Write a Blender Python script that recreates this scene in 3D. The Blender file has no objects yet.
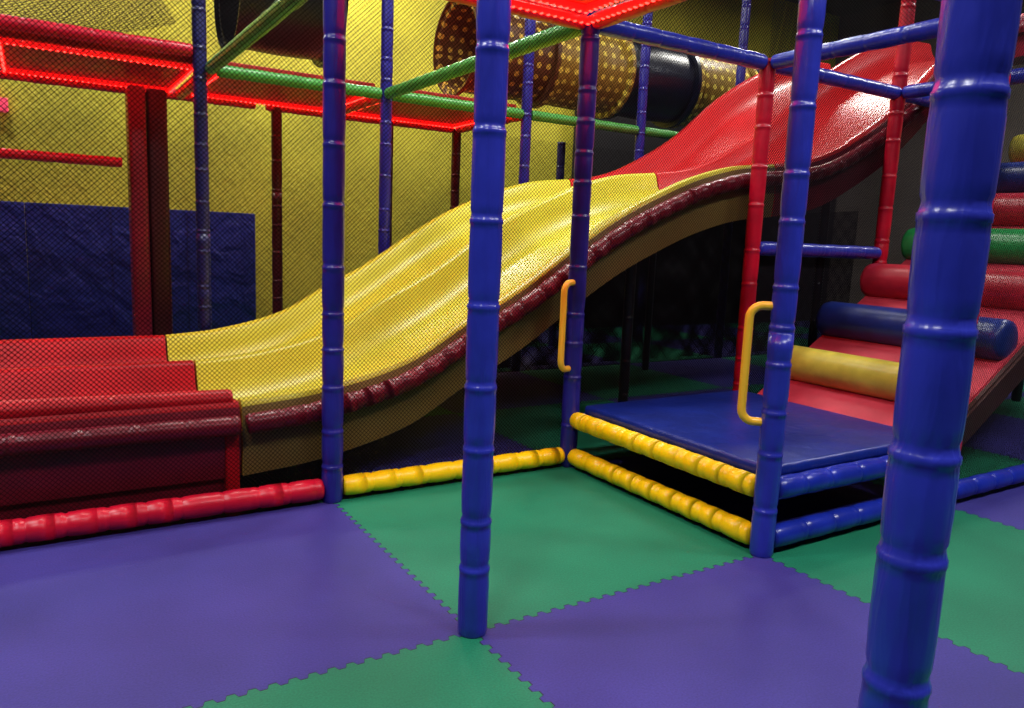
import bpy, bmesh, math, random
from mathutils import Matrix, Vector
random.seed(4)
S=1.22; ZB=2.12
sc=bpy.context.scene
sc.view_settings.view_transform='Standard'
# ---------------------------------------------------------------- materials
def s2l(c): return tuple((v/255/12.92 if v/255<=.04045 else ((v/255+.055)/1.055)**2.4) for v in c)
def base(n):
    m=bpy.data.materials.new(n); m.use_nodes=True; nt=m.node_tree
    return m,nt,nt.nodes['Principled BSDF']
def vinyl(n,c,rough=.36,bump=.22,scale=9,var=.22,coat=.08,spec=.4,dist=.008,stretch=None):
    m,nt,b=base(n); N=nt.nodes; L=nt.links
    tc=N.new('ShaderNodeTexCoord')
    no=N.new('ShaderNodeTexNoise'); no.inputs['Scale'].default_value=scale; no.inputs['Detail'].default_value=4
    L.new(tc.outputs['Object'],no.inputs['Vector'])
    r=N.new('ShaderNodeValToRGB'); col=s2l(c)
    r.color_ramp.elements[0].position=.3; r.color_ramp.elements[1].position=.7
    r.color_ramp.elements[0].color=tuple(v*(1-var) for v in col)+(1,)
    r.color_ramp.elements[1].color=tuple(min(1,v*(1+var*.5)) for v in col)+(1,)
    L.new(no.outputs['Fac'],r.inputs[0]); L.new(r.outputs[0],b.inputs['Base Color'])
    bp=N.new('ShaderNodeBump'); bp.inputs['Strength'].default_value=bump; bp.inputs['Distance'].default_value=dist
    n2=N.new('ShaderNodeTexNoise'); n2.inputs['Scale'].default_value=scale*1.6; n2.inputs['Detail'].default_value=2.5; n2.inputs['Distortion'].default_value=.6
    if stretch:
        mp=N.new('ShaderNodeMapping'); mp.inputs['Scale'].default_value=stretch; L.new(tc.outputs['Object'],mp.inputs['Vector']); L.new(mp.outputs[0],n2.inputs['Vector'])
    else: L.new(tc.outputs['Object'],n2.inputs['Vector'])
    L.new(n2.outputs['Fac'],bp.inputs['Height']); L.new(bp.outputs[0],b.inputs['Normal'])
    b.inputs['Roughness'].default_value=rough; b.inputs['Specular IOR Level'].default_value=spec
    b.inputs['Coat Weight'].default_value=coat; b.inputs['Coat Roughness'].default_value=.25
    return m
BLUE=vinyl('blue_vinyl',(42,50,166),bump=.7,scale=8,stretch=(2.4,2.4,.5),rough=.28,coat=.2)
BLUE_SHADED=vinyl('shaded_blue_vinyl',(38,34,132),bump=.7,scale=8,stretch=(2.4,2.4,.5),rough=.3,coat=.15)  # darker copy of the blue: shade on the rear posts put into the colour
BLUR=vinyl('rail_blue_vinyl',(26,44,160),bump=.3,rough=.3,coat=.15)
DBLUE=vinyl('dark_blue_vinyl',(26,26,84)); RED=vinyl('red_vinyl',(196,12,44)); MAROON=vinyl('maroon_vinyl',(120,14,36))
YEL=vinyl('yellow_vinyl',(255,212,8),var=.1); GREEN=vinyl('green_vinyl',(72,150,66)); DRED=vinyl('dark_red_vinyl',(60,10,16))
RYEL=vinyl('roll_yellow_vinyl',(205,190,70)); RGRN=vinyl('roll_green_vinyl',(35,140,70)); RRED=vinyl('roll_red_vinyl',(176,36,52)); RBLU=vinyl('roll_blue_vinyl',(28,46,120))
RAMP=vinyl('ramp_red_vinyl',(210,66,84),rough=.5,scale=5,coat=0)
MATB=vinyl('gym_mat_vinyl',(22,34,120),rough=.5,scale=3,coat=0,bump=.9,dist=.04)
SLY=vinyl('slide_yellow_plastic',(216,204,56),rough=.38,bump=.05,scale=2,var=.1,coat=.1,spec=.35)
SLT=vinyl('slide_yellow_shaded',(128,104,48),rough=.55,bump=.05,scale=2,coat=0)  # tan is the yellow shell's shading, put into the colour
SLR=vinyl('slide_red_plastic',(200,34,38),rough=.34,bump=.05,scale=2,var=.12,coat=.15)
SLD=vinyl('slide_red_deep',(190,8,24),rough=.45,bump=.1,scale=4,coat=.05,spec=.25)
BLACK=vinyl('black_plastic',(14,14,20),rough=.4)
NAVY=vinyl('navy_tube_plastic',(16,20,44),rough=.3)
BROWN=vinyl('ramp_side_vinyl',(70,34,30),rough=.5)
HAND=vinyl('handle_yellow_plastic',(250,195,50),rough=.3,bump=0,var=.03)
PADB=vinyl('platform_blue_vinyl',(16,38,126),rough=.36,bump=.5,scale=7,dist=.012)
def emis(n,c,s):
    m,nt,b=base(n); b.inputs['Base Color'].default_value=s2l(c)+(1,)
    b.inputs['Emission Color'].default_value=s2l(c)+(1,); b.inputs['Emission Strength'].default_value=s; return m
LEDR=emis('led_red',(255,34,28),14); LEDP=emis('sign_pink',(255,70,110),.35); LAMP=emis('lamp_diffuser',(255,250,240),3)
ROPE=emis('led_rope_sleeve',(255,20,18),1.1)
def wallmat(n,c,var=.35,sc_=1.3,bump=0):
    m,nt,b=base(n); N=nt.nodes;L=nt.links
    g=N.new('ShaderNodeNewGeometry'); no=N.new('ShaderNodeTexNoise'); no.inputs['Scale'].default_value=sc_; no.inputs['Detail'].default_value=5
    L.new(g.outputs['Position'],no.inputs['Vector'])
    r=N.new('ShaderNodeValToRGB');col=s2l(c)
    r.color_ramp.elements[0].position=.3;r.color_ramp.elements[1].position=.7
    r.color_ramp.elements[0].color=tuple(v*(1-var) for v in col)+(1,);r.color_ramp.elements[1].color=col+(1,)
    L.new(no.outputs['Fac'],r.inputs[0]);L.new(r.outputs[0],b.inputs['Base Color']);b.inputs['Roughness'].default_value=.75
    if bump:
        n2=N.new('ShaderNodeTexNoise');n2.inputs['Scale'].default_value=9;n2.inputs['Detail'].default_value=4;n2.inputs['Distortion'].default_value=1.2
        L.new(g.outputs['Position'],n2.inputs['Vector'])
        bp=N.new('ShaderNodeBump');bp.inputs['Strength'].default_value=bump;bp.inputs['Distance'].default_value=.04;L.new(n2.outputs['Fac'],bp.inputs['Height']);L.new(bp.outputs[0],b.inputs['Normal'])
    return m
def mathn(nt,op,a,b=None):
    n=nt.nodes.new('ShaderNodeMath'); n.operation=op
    for i,v in enumerate((a,b)):
        if v is None: continue
        if isinstance(v,(int,float)): n.inputs[i].default_value=v
        else: nt.links.new(v,n.inputs[i])
    return n.outputs[0]
def floormat():
    m,nt,b=base('foam_mat_floor');N=nt.nodes;L=nt.links
    g=N.new('ShaderNodeNewGeometry');sp=N.new('ShaderNodeSeparateXYZ');L.new(g.outputs['Position'],sp.inputs[0])
    X,Y=sp.outputs[0],sp.outputs[1]; p=.05;a=.0085
    def sq(v): return mathn(nt,'MULTIPLY',mathn(nt,'MINIMUM',mathn(nt,'MAXIMUM',mathn(nt,'MULTIPLY',mathn(nt,'SINE',mathn(nt,'MULTIPLY',v,2*math.pi/p)),2.5),-1.),1.),a)
    u=mathn(nt,'DIVIDE',mathn(nt,'ADD',X,sq(Y)),S); v=mathn(nt,'DIVIDE',mathn(nt,'ADD',Y,sq(X)),S)
    par=mathn(nt,'FLOORED_MODULO',mathn(nt,'ADD',mathn(nt,'FLOOR',u),mathn(nt,'FLOOR',v)),2.)
    def edge(w):
        f=mathn(nt,'ABSOLUTE',mathn(nt,'SUBTRACT',mathn(nt,'FRACT',w),.5)); return mathn(nt,'GREATER_THAN',f,.5-.0018/S)
    ed=mathn(nt,'MAXIMUM',edge(u),edge(v))
    mx=N.new('ShaderNodeMix');mx.data_type='RGBA';L.new(par,mx.inputs[0])
    mx.inputs[6].default_value=s2l((62,56,138))+(1,);mx.inputs[7].default_value=s2l((28,124,90))+(1,)
    def mul(src,scale,lo,hi,det=6):
        no=N.new('ShaderNodeTexNoise');no.inputs['Scale'].default_value=scale;no.inputs['Detail'].default_value=det;L.new(g.outputs['Position'],no.inputs['Vector'])
        m2=N.new('ShaderNodeMix');m2.data_type='RGBA';m2.blend_type='MULTIPLY';m2.inputs[0].default_value=1
        r=N.new('ShaderNodeValToRGB');r.color_ramp.elements[0].position=.3;r.color_ramp.elements[1].position=.7
        r.color_ramp.elements[0].color=(lo,lo,lo,1);r.color_ramp.elements[1].color=(hi,hi,hi,1)
        L.new(no.outputs['Fac'],r.inputs[0]);L.new(src,m2.inputs[6]);L.new(r.outputs[0],m2.inputs[7]);return m2.outputs[2]
    c=mul(mul(mx.outputs[2],2.2,.72,1),170,.82,1.1,2)
    m3=N.new('ShaderNodeMix');m3.data_type='RGBA';L.new(ed,m3.inputs[0]);L.new(c,m3.inputs[6]);m3.inputs[7].default_value=(.01,.01,.03,1)
    L.new(m3.outputs[2],b.inputs['Base Color'])
    b.inputs['Roughness'].default_value=.55;b.inputs['Specular IOR Level'].default_value=.28
    f=N.new('ShaderNodeTexNoise');f.inputs['Scale'].default_value=160;L.new(g.outputs['Position'],f.inputs['Vector'])
    bp=N.new('ShaderNodeBump');bp.inputs['Strength'].default_value=.25;bp.inputs['Distance'].default_value=.003
    L.new(f.outputs['Fac'],bp.inputs['Height']);L.new(bp.outputs[0],b.inputs['Normal'])
    return m
def netmat(n,c,per=.018,w=.17,wb=.02):
    m=bpy.data.materials.new(n);m.use_nodes=True;nt=m.node_tree;N=nt.nodes;L=nt.links;b=N['Principled BSDF']
    uv=N.new('ShaderNodeUVMap');sp=N.new('ShaderNodeSeparateXYZ');L.new(uv.outputs[0],sp.inputs[0])
    # gentle sag of the twine so the diamonds are not ruler-straight
    no=N.new('ShaderNodeTexNoise');no.inputs['Scale'].default_value=2.;no.inputs['Detail'].default_value=0;L.new(uv.outputs[0],no.inputs['Vector'])
    wob=mathn(nt,'MULTIPLY',no.outputs['Fac'],wb)
    su=mathn(nt,'ADD',sp.outputs[0],wob)
    def fam(op):
        q=mathn(nt,'DIVIDE',mathn(nt,op,su,sp.outputs[1]),per)
        return mathn(nt,'GREATER_THAN',mathn(nt,'ABSOLUTE',mathn(nt,'SUBTRACT',mathn(nt,'FRACT',q),.5)),.5-w/2)
    al=mathn(nt,'MAXIMUM',fam('ADD'),fam('SUBTRACT'))
    b.inputs['Base Color'].default_value=s2l(c)+(1,);b.inputs['Roughness'].default_value=.9;b.inputs['Specular IOR Level'].default_value=.1
    L.new(al,b.inputs['Alpha']);return m
NET=netmat('black_netting',(16,14,16))
NETB=netmat('fine_black_netting',(14,12,14),per=.024,w=.1)
NETD=netmat('darkening_black_netting',(12,10,13),w=.46)
NETM=netmat('heavy_black_netting',(20,16,22),w=.36)
NETU=netmat('upper_black_netting',(24,20,20),w=.22,per=.02)
NETT=netmat('tan_climbing_netting',(70,52,24),w=.3,per=.05,wb=.1)
def dotmat(n,c1,c2):
    m,nt,b=base(n);N=nt.nodes;L=nt.links
    uv=N.new('ShaderNodeUVMap');sp=N.new('ShaderNodeSeparateXYZ');L.new(uv.outputs[0],sp.inputs[0])
    per=.10
    def c(v): return mathn(nt,'SUBTRACT',mathn(nt,'FRACT',mathn(nt,'DIVIDE',v,per)),.5)
    a,d=c(sp.outputs[0]),c(sp.outputs[1])
    dd=mathn(nt,'SQRT',mathn(nt,'ADD',mathn(nt,'MULTIPLY',a,a),mathn(nt,'MULTIPLY',d,d)))
    k=mathn(nt,'LESS_THAN',dd,.24)
    mx=N.new('ShaderNodeMix');mx.data_type='RGBA';L.new(k,mx.inputs[0]);mx.inputs[6].default_value=s2l(c1)+(1,);mx.inputs[7].default_value=s2l(c2)+(1,)
    L.new(mx.outputs[2],b.inputs['Base Color']);b.inputs['Roughness'].default_value=.4;return m
DOT=dotmat('yellow_tube_lit_dots',(150,118,44),(240,216,90));DOTB=dotmat('brown_tube_lit_dots',(96,58,30),(214,176,70))  # pale dots are wall light through the holes, painted as colour
# ---------------------------------------------------------------- mesh helpers
def link(n,me,parent=None,smooth=False,mats=()):
    o=bpy.data.objects.new(n,me);sc.collection.objects.link(o)
    for m in mats: me.materials.append(m)
    if smooth:
        for p in me.polygons:p.use_smooth=True
    if parent:o.parent=parent
    return o
def empty(n):
    e=bpy.data.objects.new(n,None);sc.collection.objects.link(e);return e
def box(n,x0,x1,y0,y1,z0,z1,mat,bev=.0,parent=None,seg=3):
    bm=bmesh.new();bmesh.ops.create_cube(bm,size=1)
    for v in bm.verts:
        v.co=Vector(((x0+x1)/2+v.co.x*(x1-x0),(y0+y1)/2+v.co.y*(y1-y0),(z0+z1)/2+v.co.z*(z1-z0)))
    if bev: bmesh.ops.bevel(bm,geom=bm.edges[:],offset=bev,segments=seg,affect='EDGES',profile=.6)
    me=bpy.data.meshes.new(n);bm.to_mesh(me);bm.free()
    return link(n,me,parent,bool(bev),[mat])
def sweep(n,path,rad,mat,seg=.22,groove=.06,parent=None,sides=18,ring=.035,bulge=.018,rv=.2):
    """padded sleeve swept along a polyline: soft foam segments pinched by tape rings"""
    P=[Vector(p) for p in path]
    cum=[0]
    for a,b in zip(P,P[1:]):cum.append(cum[-1]+(b-a).length)
    T=cum[-1]
    ts=[];ns=max(1,round(T/seg));
    marks=[]
    k=[random.uniform(1-rv,1+rv) for _ in range(ns)];s_=sum(k);acc=0
    for v in k:
        marks.append((acc,acc+v/s_*T));acc+=v/s_*T
    for a,b in marks:
        l=b-a;jj=random.uniform(-.012,.012)
        for f,g in ((0,-groove),(.005/l,-groove),(.011/l,-.012),(.03/l,.0),(.3,bulge),(.7,bulge),(1-.04/l,.004),(1-.024/l,-.004),(1-.022/l,ring),(1-.012/l,ring),(1-.010/l,-.01)):
            ts.append((a+f*l,g,jj+random.uniform(-.005,.005)))
    ts.append((T,-groove,0))
    bm=bmesh.new();prev=None
    for t,g,j in ts:
        i=0
        while i<len(cum)-2 and t>cum[i+1]:i+=1
        f=(t-cum[i])/(cum[i+1]-cum[i]);pos=P[i].lerp(P[i+1],f)
        d0=(P[i+1]-P[i]).normalized()
        dn=(P[i+2]-P[i+1]).normalized() if i+2<len(P) else d0
        dp=(P[i]-P[i-1]).normalized() if i>0 else d0
        d=(dp.lerp(d0,.5).lerp(d0.lerp(dn,.5),f)).normalized() if len(P)>2 else d0
        up=Vector((0,1,0)) if abs(d.y)<.8 else Vector((0,0,1))
        a=d.cross(up).normalized();b=d.cross(a).normalized()
        ringv=[]
        for q in range(sides):
            th=2*math.pi*q/sides
            r=rad*(1+g+j+random.uniform(-.006,.006))
            ringv.append(bm.verts.new(pos+a*math.cos(th)*r+b*math.sin(th)*r))
        if prev:
            for q in range(sides):bm.faces.new((prev[q],prev[(q+1)%sides],ringv[(q+1)%sides],ringv[q]))
        else: bm.faces.new(ringv)
        prev=ringv
    bm.faces.new(prev)
    bmesh.ops.recalc_face_normals(bm,faces=bm.faces[:])
    me=bpy.data.meshes.new(n);bm.to_mesh(me);bm.free()
    return link(n,me,parent,True,[mat])
def post(x,y,z0=0,z1=4.2,mat=BLUE,r=.043,n='padded_post'): return sweep(n,[(x,y,z0),(x,y,z1)],r,mat,seg=.19,rv=.3)
def beam(a,b,mat,r=.04,n='padded_rail',seg=.2,trim=.046,g=.06):
    A,B=Vector(a),Vector(b);d=(B-A).normalized()*trim
    return sweep(n,[A+d,B-d],r,mat,seg=seg,ring=.0,groove=g,rv=.12,bulge=.03)
def net(pts,mat=NET,n='safety_net',parent=None):
    me=bpy.data.meshes.new(n);V=[Vector(p) for p in pts];me.from_pydata(V,[],[tuple(range(len(V)))])
    u=(V[1]-V[0]).normalized();nn=(V[1]-V[0]).cross(V[2]-V[0]).normalized();w=nn.cross(u)
    uvl=me.uv_layers.new(name='UVMap')
    for l in me.loops:
        d=V[l.vertex_index]-V[0];uvl.data[l.index].uv=(d.dot(u),d.dot(w))
    return link(n,me,parent,False,[mat])
def interp(T,x):
    if x<=T[0][0]:return T[0][1]
    for i in range(len(T)-1):
        if x<=T[i+1][0]:
            x0,y0=T[i];x1,y1=T[i+1]
            m=lambda k:(T[min(k+1,len(T)-1)][1]-T[max(k-1,0)][1])/(T[min(k+1,len(T)-1)][0]-T[max(k-1,0)][0])
            h=x1-x0;t=(x-x0)/h
            return (2*t**3-3*t*t+1)*y0+(t**3-2*t*t+t)*h*m(i)+(-2*t**3+3*t*t)*y1+(t**3-t*t)*h*m(i+1)
    return T[-1][1]
# ---------------------------------------------------------------- room shell
FL=floormat();WY=wallmat('yellow_wall_paint',(214,202,60),bump=.4);WD=wallmat('dark_wall_paint',(30,27,32));WG=wallmat('grey_wall_paint',(92,82,78));CE=wallmat('dark_ceiling',(46,42,36))
def plane(n,pts,mat):
    me=bpy.data.meshes.new(n);me.from_pydata(pts,[],[(0,1,2,3)]);return link(n,me,None,False,[mat])
x0,x1,y0,y1,H=-6,10,-7,5.2,4.8
plane('floor',[(x0,y0,0),(x1,y0,0),(x1,y1,0),(x0,y1,0)],FL)
plane('ceiling',[(x0,y0,H),(x0,y1,H),(x1,y1,H),(x1,y0,H)],CE)
plane('wall_back',[(x0,y1,0),(x1,y1,0),(x1,y1,H),(x0,y1,H)],WY)
plane('wall_front',[(x0,y0,0),(x0,y0,H),(x1,y0,H),(x1,y0,0)],WD)
plane('wall_left',[(x0,y0,0),(x0,y1,0),(x0,y1,H),(x0,y0,H)],WD)
plane('wall_right',[(x1,y0,0),(x1,y0,H),(x1,y1,H),(x1,y1,0)],WG)
box('darkening_panel',4.85,9.95,4.9,5.1,0,3.1,WD)  # dark panel added to keep the background past the slide dark
# ---------------------------------------------------------------- posts
for x,y,m in [(0,0,BLUE_SHADED),(0,-S,BLUE),(S,-S,BLUE),(S,0,BLUE_SHADED),(0,-2*S,BLUE),(2*S,0,RED),(2*S,-S,RED),(3*S,0,RED),(3*S,-S,RED),
              (-.06,2*S,DBLUE),(S,2*S,BLUE_SHADED),(2*S,2*S,BLUE_SHADED),(3*S,2*S,BLUE_SHADED),(4*S,2*S,BLUE_SHADED),(4*S,0,BLUE),(-1.5*S,2*S,DBLUE)]:
    post(x,y,mat=m,z1=(ZB+.02 if (m is RED and x<3) else 4.2))
for x,y,m in [(.75,3*S,DRED),(1.75,3*S,DRED),(2*S,3*S,DRED),(3*S,3*S,DBLUE),(4*S,3*S,DBLUE)]: post(x,y,mat=m,z1=ZB)
box('padded_column',-.40,-.28,3.3,3.5,0,2.1,MAROON,.03); box('padded_column',-.27,-.13,3.35,3.55,0,2.1,DRED,.03)
# ---------------------------------------------------------------- rails
zt=.058
beam((-2*S,0,zt),(0,0,zt),RED,.044,seg=.13,g=.1); beam((0,0,zt),(S,0,zt),YEL,.042,seg=.13,g=.1)
beam((S,0,zt),(S,-S,zt),YEL,.042,seg=.13,g=.1); beam((S,0,.245),(S,-S,.245),YEL,.042,seg=.13,g=.1)
beam((S,-S,zt),(2*S,-S,zt),BLUR,.042,seg=.17,g=.1); beam((S,-S,.245),(2*S,-S,.245),BLUR,.042,seg=.17,g=.1)
beam((2*S,-S,zt),(4*S,-S,zt),BLUR,.042,seg=.17,g=.1)
beam((S,0,.22),(2*S,0,.22),BLUE); beam((2*S,0,.22),(2*S,-S,.22),BLUE)
beam((2*S,0,1.12),(3*S,0,1.12),BLUE)
beam((0,0,ZB),(S,0,ZB),RED);beam((S,0,ZB),(S,-S,ZB),RED);beam((0,-S,ZB),(S,-S,ZB),RED);beam((0,0,ZB),(0,-S,ZB),RED);beam((0,-S,ZB),(0,-2*S,ZB),RED)
beam((S,0,ZB),(2*S,0,ZB),BLUE);beam((2*S,0,ZB),(4*S,0,ZB),BLUE);beam((2*S,0,ZB),(2*S,-S,ZB),BLUE);beam((S,-S,ZB),(2*S,-S,ZB),BLUE)
beam((3*S,0,ZB),(3*S,-S,ZB),BLUE)
beam((0,0,ZB),(0,2*S,ZB),GREEN);beam((S,0,ZB),(S,2*S,ZB),GREEN)
for i in range(0,4): beam((i*S,2*S,ZB),((i+1)*S,2*S,ZB),GREEN)
beam((-3*S,2*S,ZB+.1),(-.06,2*S,ZB+.1),RED)
for a,b in [((-3*S,3*S),(.62,3*S)),((.62,3*S),(2*S,3*S)),((2*S,2*S),(2*S,3*S)),((0,2*S),(0,3*S)),((S,2*S),(S,3*S))]:
    beam(a+(ZB,),b+(ZB,),RED)
beam((-3*S,3.35,1.55),(-.4,3.35,1.55),RED,.035)
# ---------------------------------------------------------------- decks with LED strips
def ledloop(c,parent,closed=True,r=.0115,sleeve=.016):
    bm=bmesh.new();bm2=bmesh.new();n_=len(c)
    for i in range(n_ if closed else n_-1):
        A,B=Vector(c[i]),Vector(c[(i+1)%n_]);n=int((B-A).length/.035)
        for k in range(n+1):
            bmesh.ops.create_uvsphere(bm,u_segments=6,v_segments=4,radius=r,matrix=Matrix.Translation(A.lerp(B,k/n)-Vector((0,0,sleeve*.6))))
        d=(B-A);q=d.to_track_quat('Z','Y').to_matrix().to_4x4()
        bmesh.ops.create_cone(bm2,segments=10,radius1=sleeve,radius2=sleeve,depth=d.length,cap_ends=True,matrix=Matrix.Translation((A+B)/2)@q)
    me=bpy.data.meshes.new('led_dots');bm.to_mesh(me);bm.free();link('led_dots',me,parent,True,[LEDR])
    me=bpy.data.meshes.new('led_sleeve');bm2.to_mesh(me);bm2.free();link('led_sleeve',me,parent,True,[ROPE])
def deck(x0,x1,y0,y1,z,mat,dbl=False):
    e=empty('play_deck')
    box('deck_board',x0+.06,x1-.06,y0+.06,y1-.06,z,z+.05,mat,.01,e)
    for o,zz in (((.068,z-.045),(.12,z-.018)) if dbl else ((.085,z-.018),)):
        ledloop([(x0+o,y0+o,zz),(x1-o,y0+o,zz),(x1-o,y1-o,zz),(x0+o,y1-o,zz)],e)
    return e
DK=vinyl('deck_red_vinyl',(200,40,30),rough=.5);DKO=vinyl('deck_orange_vinyl',(235,140,70),rough=.5)
deck(0,S,-S,0,ZB+.03,DKO,True)
for i in (-3,-2,-1,0,1): deck(i*S,(i+1)*S,2*S,3*S,ZB+.03,DK)
e=empty('added_glow_rope');ledloop([(.055,-S-.06,ZB-.03),(.055,-2*S+.06,ZB-.03)],e,False)  # out of view, added to give the near post red reflections
def redlight(x,y,z,e,sx=.9):
    l=bpy.data.lights.new('deck_led_light','AREA');l.energy=e;l.color=(1,.03,.04);l.shape='RECTANGLE';l.size=sx;l.size_y=sx
    o=bpy.data.objects.new('deck_led_light',l);sc.collection.objects.link(o);o.location=(x,y,z)
    return o
# ---------------------------------------------------------------- slide
R=[(-.33,.42),(0,.455),(.4,.56),(.7,.73),(1.0,.89),(1.35,1.12),(1.6,1.27),(1.9,1.41),(2.13,1.50),(2.43,1.58),(2.75,1.62),(3.1,1.68),(3.41,1.80),(3.91,2.08),(4.4,2.46),(4.9,2.75),(5.4,2.95),(5.9,3.0)]
CS=[(.14,-.31),(.13,-.2),(.14,-.02),(.155,0),(.21,0),(.235,-.02),(.26,-.10),(.31,-.185),(.40,-.225),(.7,-.235),(1.0,-.225),(1.09,-.185),(1.15,-.10),(1.175,-.02),(1.195,0),(1.245,0),(1.265,-.02)]
CS+= [(1.29,-.10),(1.35,-.185),(1.44,-.225),(1.75,-.235),(2.04,-.225),(2.13,-.185),(2.18,-.10),(2.205,-.02),(2.23,0),(2.28,0),(2.295,-.02),(2.31,-.2),(2.30,-.31)]
def slidepart(n,xa,xb,mats,parent,step=.05,flare=None):
    bm=bmesh.new();prev=None;k=max(2,int((xb-xa)/step));nn=len(CS)
    for i in range(k+1):
        x=xa+(xb-xa)*i/k;r=interp(R,x);row=[bm.verts.new((x,y,max(r+dz,.02))) for y,dz in CS]
        if prev:
            for j in range(nn):
                f=bm.faces.new((prev[j],row[j],row[(j+1)%nn],prev[(j+1)%nn]))
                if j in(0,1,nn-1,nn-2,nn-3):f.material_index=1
        else: bm.faces.new(row[::-1])
        prev=row
    bm.faces.new(prev);bmesh.ops.recalc_face_normals(bm,faces=bm.faces[:])
    me=bpy.data.meshes.new(n);bm.to_mesh(me);bm.free();o=link(n,me,parent,True,mats)
    md=o.modifiers.new('e','EDGE_SPLIT');md.split_angle=math.radians(50);return o
sl=empty('wave_slide')
slidepart('yellow_chute',-.33,2.74,[SLY,SLT],sl);slidepart('red_chute',2.75,5.9,[SLR,MAROON],sl)
slidepart('red_runout',-2.3,-.34,[SLD,MAROON],sl)
box('runout_base',-2.3,-.36,.16,2.28,.0,.13,MAROON,.01,sl)
box('runout_end_pad',-.40,-.345,.12,.2,.0,.3,SLD,.01,sl)
path=[(x,.10,interp(R,x)-.085) for x in [-.32+i*.08 for i in range(78)]]
sweep('edge_padding',path,.042,MAROON,seg=.12,parent=sl,ring=0,groove=.12)
sweep('runout_padding',[(-2.3,.10,.345),(-.35,.10,.335)],.04,MAROON,seg=.2,parent=sl)
for y in (.2,):sweep('runout_rail',[(-2.3,y,.45),(-.36,y,.42)],.045,SLD,seg=.5,parent=sl,ring=0)
for x,h in ((1.9,1.1),(3.6,1.6)):
    for y in (.4,2.1): sweep('slide_leg',[(x,y,0),(x,y,h)],.03,BLACK,parent=sl)
# ---------------------------------------------------------------- platform
pf=empty('padded_platform')
box('top_pad',S+.05,2*S-.04,-S+.04,-.04,.262,.315,PADB,.022,pf)
box('frame_board',S+.08,2*S-.08,-S+.08,-.08,.2,.262,BLACK,.01,pf)
# ---------------------------------------------------------------- climbing ramp with rolls
rp=empty('roller_climb_ramp')
a=math.atan(.6);L=4.2;xs=2*S+.05
def slab(n,ya,yb,dz0,dz1,mat):
    bm=bmesh.new();vs=[]
    for y in(ya,yb):
        for (x,z) in [(xs,.28+dz1),(xs+L*math.cos(a),.28+L*math.sin(a)+dz1),(xs+L*math.cos(a)+.05,.28+L*math.sin(a)+dz0),(xs+.03,.28+dz0)]:
            vs.append(bm.verts.new((x,y,z)))
    bm.faces.new(vs[0:4]);bm.faces.new(vs[4:8][::-1])
    for i in range(4):bm.faces.new((vs[i],vs[(i+1)%4],vs[4+(i+1)%4],vs[4+i]))
    bmesh.ops.recalc_face_normals(bm,faces=bm.faces[:]);bmesh.ops.bevel(bm,geom=bm.edges[:],offset=.012,segments=2,affect='EDGES')
    me=bpy.data.meshes.new(n);bm.to_mesh(me);bm.free();link(n,me,rp,False,[mat])
slab('ramp_pad',-S+.09,-.06,-.1,0,RAMP);slab('ramp_side',-S+.05,-S+.09,-.13,.015,BROWN)
cols=[RYEL,RBLU,RRED,RGRN,RRED,RBLU,RYEL,RRED,RGRN]
for i,c in enumerate(cols):
    x=2.69+i*.395;z=.28+(x-xs)*.6+.075;R0=.108 if i else .1
    bm=bmesh.new();pr=None;n=24;Lr=S-.16
    prof=[(0,.02),(.0,.07),(.012,.094),(.035,.1)]+[(t,.1) for t in (.1,.3,.5,.55,.8,1.0)]+[(Lr-.035,.1),(Lr-.012,.094),(Lr,.07),(Lr,.02)]
    for t,r in prof:
        r*=R0*10
        row=[bm.verts.new((x+math.cos(q*2*math.pi/n)*r,-.05-t,z+math.sin(q*2*math.pi/n)*r)) for q in range(n)]
        if pr:
            for q in range(n):bm.faces.new((pr[q],pr[(q+1)%n],row[(q+1)%n],row[q]))
        else:bm.faces.new(row)
        pr=row
    bm.faces.new(pr);bmesh.ops.recalc_face_normals(bm,faces=bm.faces[:])
    me=bpy.data.meshes.new('climb_roll');bm.to_mesh(me);bm.free();link('climb_roll',me,rp,True,[c])
for y in (-.06,-S+.06):
    sweep('ramp_support',[(xs+L*math.cos(a)-.5,y,0),(xs+L*math.cos(a)-.5,y,2.0)],.035,BLACK,parent=rp)
# ---------------------------------------------------------------- handles
def handle(px,py,dx,dy,z0,z1):
    d=Vector((dx,dy,0)).normalized();P=Vector((px,py,0))
    A=.035;B=.115;rc=.045
    c=[P+d*A+Vector((0,0,z1)),P+d*B+Vector((0,0,z1)),P+d*B+Vector((0,0,z0)),P+d*A+Vector((0,0,z0))]
    pts=[c[0]]
    for (cc,s,e) in ((Vector(c[1])-d*rc-Vector((0,0,rc)),90,0),(Vector(c[2])-d*rc+Vector((0,0,rc)),0,-90)):
        for k in range(6):
            t=math.radians(s+(e-s)*k/5);pts.append(cc+d*math.cos(t)*rc+Vector((0,0,math.sin(t)*rc)))
    pts.append(c[3])
    cu=bpy.data.curves.new('grab_handle','CURVE');cu.dimensions='3D';cu.bevel_depth=.0155;cu.bevel_resolution=4
    sp=cu.splines.new('POLY');sp.points.add(len(pts)-1)
    for q,p in zip(sp.points,pts):q.co=(*p,1)
    cu.materials.append(HAND);o=bpy.data.objects.new('grab_handle',cu);sc.collection.objects.link(o)
handle(S,-S,-.75,.6,.50,.92);handle(S,0,-.85,-.35,.50,.92)
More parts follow.
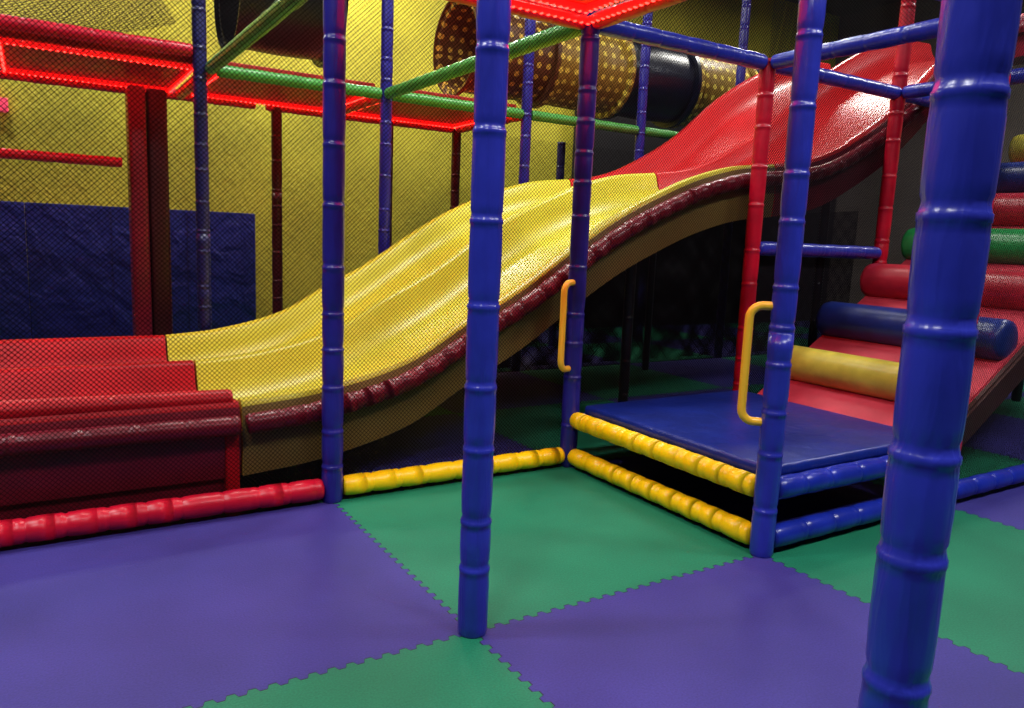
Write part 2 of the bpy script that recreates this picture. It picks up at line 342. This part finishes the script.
# ---------------------------------------------------------------- nets
T=4.3
net([(-2*S,.04,.06),(0,.04,.06),(0,.04,ZB),(-2*S,.04,ZB)])
net([(0,.04,.06),(S,.04,.06),(S,.04,ZB),(0,.04,ZB)])
net([(S,.04,.3),(2*S,.04,.3),(2*S,.04,ZB),(S,.04,ZB)])
net([(2*S,.04,.06),(4*S,.04,.06),(4*S,.04,ZB),(2*S,.04,ZB)],NETM)
net([(-2*S,.03,ZB),(4*S,.03,ZB),(4*S,.03,T),(-2*S,.03,T)],NETU)
net([(-3*S,2*S+.03,ZB),(4*S,2*S+.03,ZB),(4*S,2*S+.03,T),(-3*S,2*S+.03,T)],NETB)
net([(-3*S,3*S+.04,.0),(4*S,3*S+.04,.0),(4*S,3*S+.04,ZB),(-3*S,3*S+.04,ZB)],NETB)
net([(2*S,-S+.02,.06),(4*S,-S+.02,.06),(4*S,-S+.02,T),(2*S,-S+.02,T)])
net([(S,0,ZB),(S,-S,ZB),(S,-S,T),(S,0,T)])
net([(2*S,0,ZB),(2*S,-S,ZB),(2*S,-S,T),(2*S,0,T)])
net([(2.2,2.6,0),(7.2,2.6,0),(7.2,2.6,1.6),(2.2,2.6,1.2)],NETD)  # dense net panel added to darken the background behind the slide
# dense net sheet added to darken the space under the slide
net([(.1,2.36,.01),(5.8,2.36,.01)]+[(x,2.36,interp(R,x)-.3) for x in (5.8,5,4.4,3.9,3.4,2.8,2.3,1.8,1.3,.9,.5,.2)],NETD)
# sagging tan climbing net inside the upper left bay
def sagnet(xa,xb,y,za,zb,depth):
    bm=bmesh.new();uv=bm.loops.layers.uv.new('UVMap');G=[]
    for i in range(17):
        u=i/16;row=[]
        for j in range(7):
            v=j/6;sag=depth*4*u*(1-u)
            row.append((bm.verts.new((xa+(xb-xa)*u,y+.9*v,za+(zb-za)*v-sag*(1-.4*v))),(u*(xb-xa),v*.9)))
        G.append(row)
    for i in range(16):
        for j in range(6):
            q=[G[i][j],G[i+1][j],G[i+1][j+1],G[i][j+1]];f=bm.faces.new([a_[0] for a_ in q])
            for l,a_ in zip(f.loops,q):l[uv].uv=a_[1]
    me=bpy.data.meshes.new('climbing_net');bm.to_mesh(me);bm.free();link('climbing_net',me,None,True,[NETT])
sagnet(-2.4,-.1,2.6,2.75,3.1,.3);sagnet(-2.0,-.1,3.0,2.5,2.9,.2)
# ---------------------------------------------------------------- crawl tubes
def tube(n,x0,x1,y,z,r,parts):
    e=empty(n);k=len(parts);w=(x1-x0)/k
    for i,m in enumerate(parts):
        a,b=x0+i*w,x0+(i+1)*w
        bm=bmesh.new();uv=bm.loops.layers.uv.new('UVMap');pr=None;ns=40
        for x,rr in ((a,r+.05),(a+.04,r+.05),(a+.04,r),((a+b)/2,r+.01),(b-.04,r),(b-.04,r+.05),(b,r+.05)):
            row=[bm.verts.new((x,y+math.cos(q*2*math.pi/ns)*rr,z+math.sin(q*2*math.pi/ns)*rr)) for q in range(ns)]
            if pr:
                for q in range(ns):
                    f=bm.faces.new((pr[q],pr[(q+1)%ns],row[(q+1)%ns],row[q]))
                    us=[(px,q*2*math.pi/ns*r),(px,(q+1)*2*math.pi/ns*r),(x,(q+1)*2*math.pi/ns*r),(x,q*2*math.pi/ns*r)]
                    for l,u in zip(f.loops,us):l[uv].uv=u
            pr=row;px=x
        me=bpy.data.meshes.new('tube_section');bm.to_mesh(me);bm.free();o=link('tube_section',me,e,True,[m])
        md=o.modifiers.new('s','SOLIDIFY');md.thickness=.012
        md=o.modifiers.new('e','EDGE_SPLIT')
tube('crawl_tube',2.1,6.3,3.1,2.72,.36,[DOTB,DOT,NAVY,DOT,NAVY])
tube('crawl_tube',.25,1.0,3.1,2.85,.42,[BLACK])
# ---------------------------------------------------------------- gym mats, exit sign
for i in range(2):
    e=empty('gym_mat');xx=.88-1.95*(i+1)
    o=box('mat_panel',xx+.001,xx+1.949,4.96,5.04,0,1.26,MATB,.008,e)
    for q in range(1,3):
        box('mat_fold',xx+.01+q*.65-.003,xx+.01+q*.65+.003,4.956,4.965,.02,1.24,DBLUE,0,e)
box('exit_sign',-1.42,-1.15,5.12,5.18,2.02,2.14,LEDP,.01)
# ---------------------------------------------------------------- lighting
def area(n,x,y,z,sx,sy,e,c=(.97,.98,1),rx=0):
    l=bpy.data.lights.new(n,'AREA');l.energy=e;l.color=c;l.shape='RECTANGLE';l.size=sx;l.size_y=sy
    o=bpy.data.objects.new(n,l);sc.collection.objects.link(o);o.location=(x,y,z);o.rotation_euler=(rx,0,0)
for i,(x,y) in enumerate([(-2.2,-3),(1.0,-3.6),(3.8,-3.2),(-2.5,-.2),(6.5,-1)]):
    e=empty('ceiling_light');box('housing',x-.65,x+.65,y-.2,y+.2,H-.09,H-.02,BLACK,.01,e);box('diffuser',x-.6,x+.6,y-.15,y+.15,H-.11,H-.09,LAMP,0,e)
    area('panel_lamp',x,y,H-.13,1.2,.3,116)
for x,y,e in ((.6,1.3,112),(2.8,1.2,90),(-1.6,4.3,112),(1.6,4.3,125),(4.0,4.2,60),(6,2.5,70)):
    area('play_area_lamp',x,y,H-.3,.8,.5,e,(1,.98,.9))
redlight(S/2,-S/2,ZB-.0,10)
for i in(-2,-1,0,1):redlight((i+.5)*S,2.5*S,ZB-.01,4)
w=bpy.data.worlds.new('world');sc.world=w;w.use_nodes=True;w.node_tree.nodes['Background'].inputs[0].default_value=(.05,.05,.06,1)
# ---------------------------------------------------------------- camera
F,yaw,pitch,roll,cx,cy,cz=763.67121,0.56061,0.1501,0.04068,-1.01828,-2.99558,1.11893
f=Vector((math.sin(yaw)*math.cos(pitch),math.cos(yaw)*math.cos(pitch),-math.sin(pitch)));r0=Vector((math.cos(yaw),-math.sin(yaw),0));u0=r0.cross(f)
c_,s_=math.cos(roll),math.sin(roll);r=c_*r0+s_*u0;u=-s_*r0+c_*u0
cam=bpy.data.cameras.new('camera');co=bpy.data.objects.new('camera',cam);sc.collection.objects.link(co);sc.camera=co
cam.sensor_width=36;cam.lens=36*F/1024;cam.clip_start=.02
co.matrix_world=Matrix(((r.x,u.x,-f.x,cx),(r.y,u.y,-f.y,cy),(r.z,u.z,-f.z,cz),(0,0,0,1)))
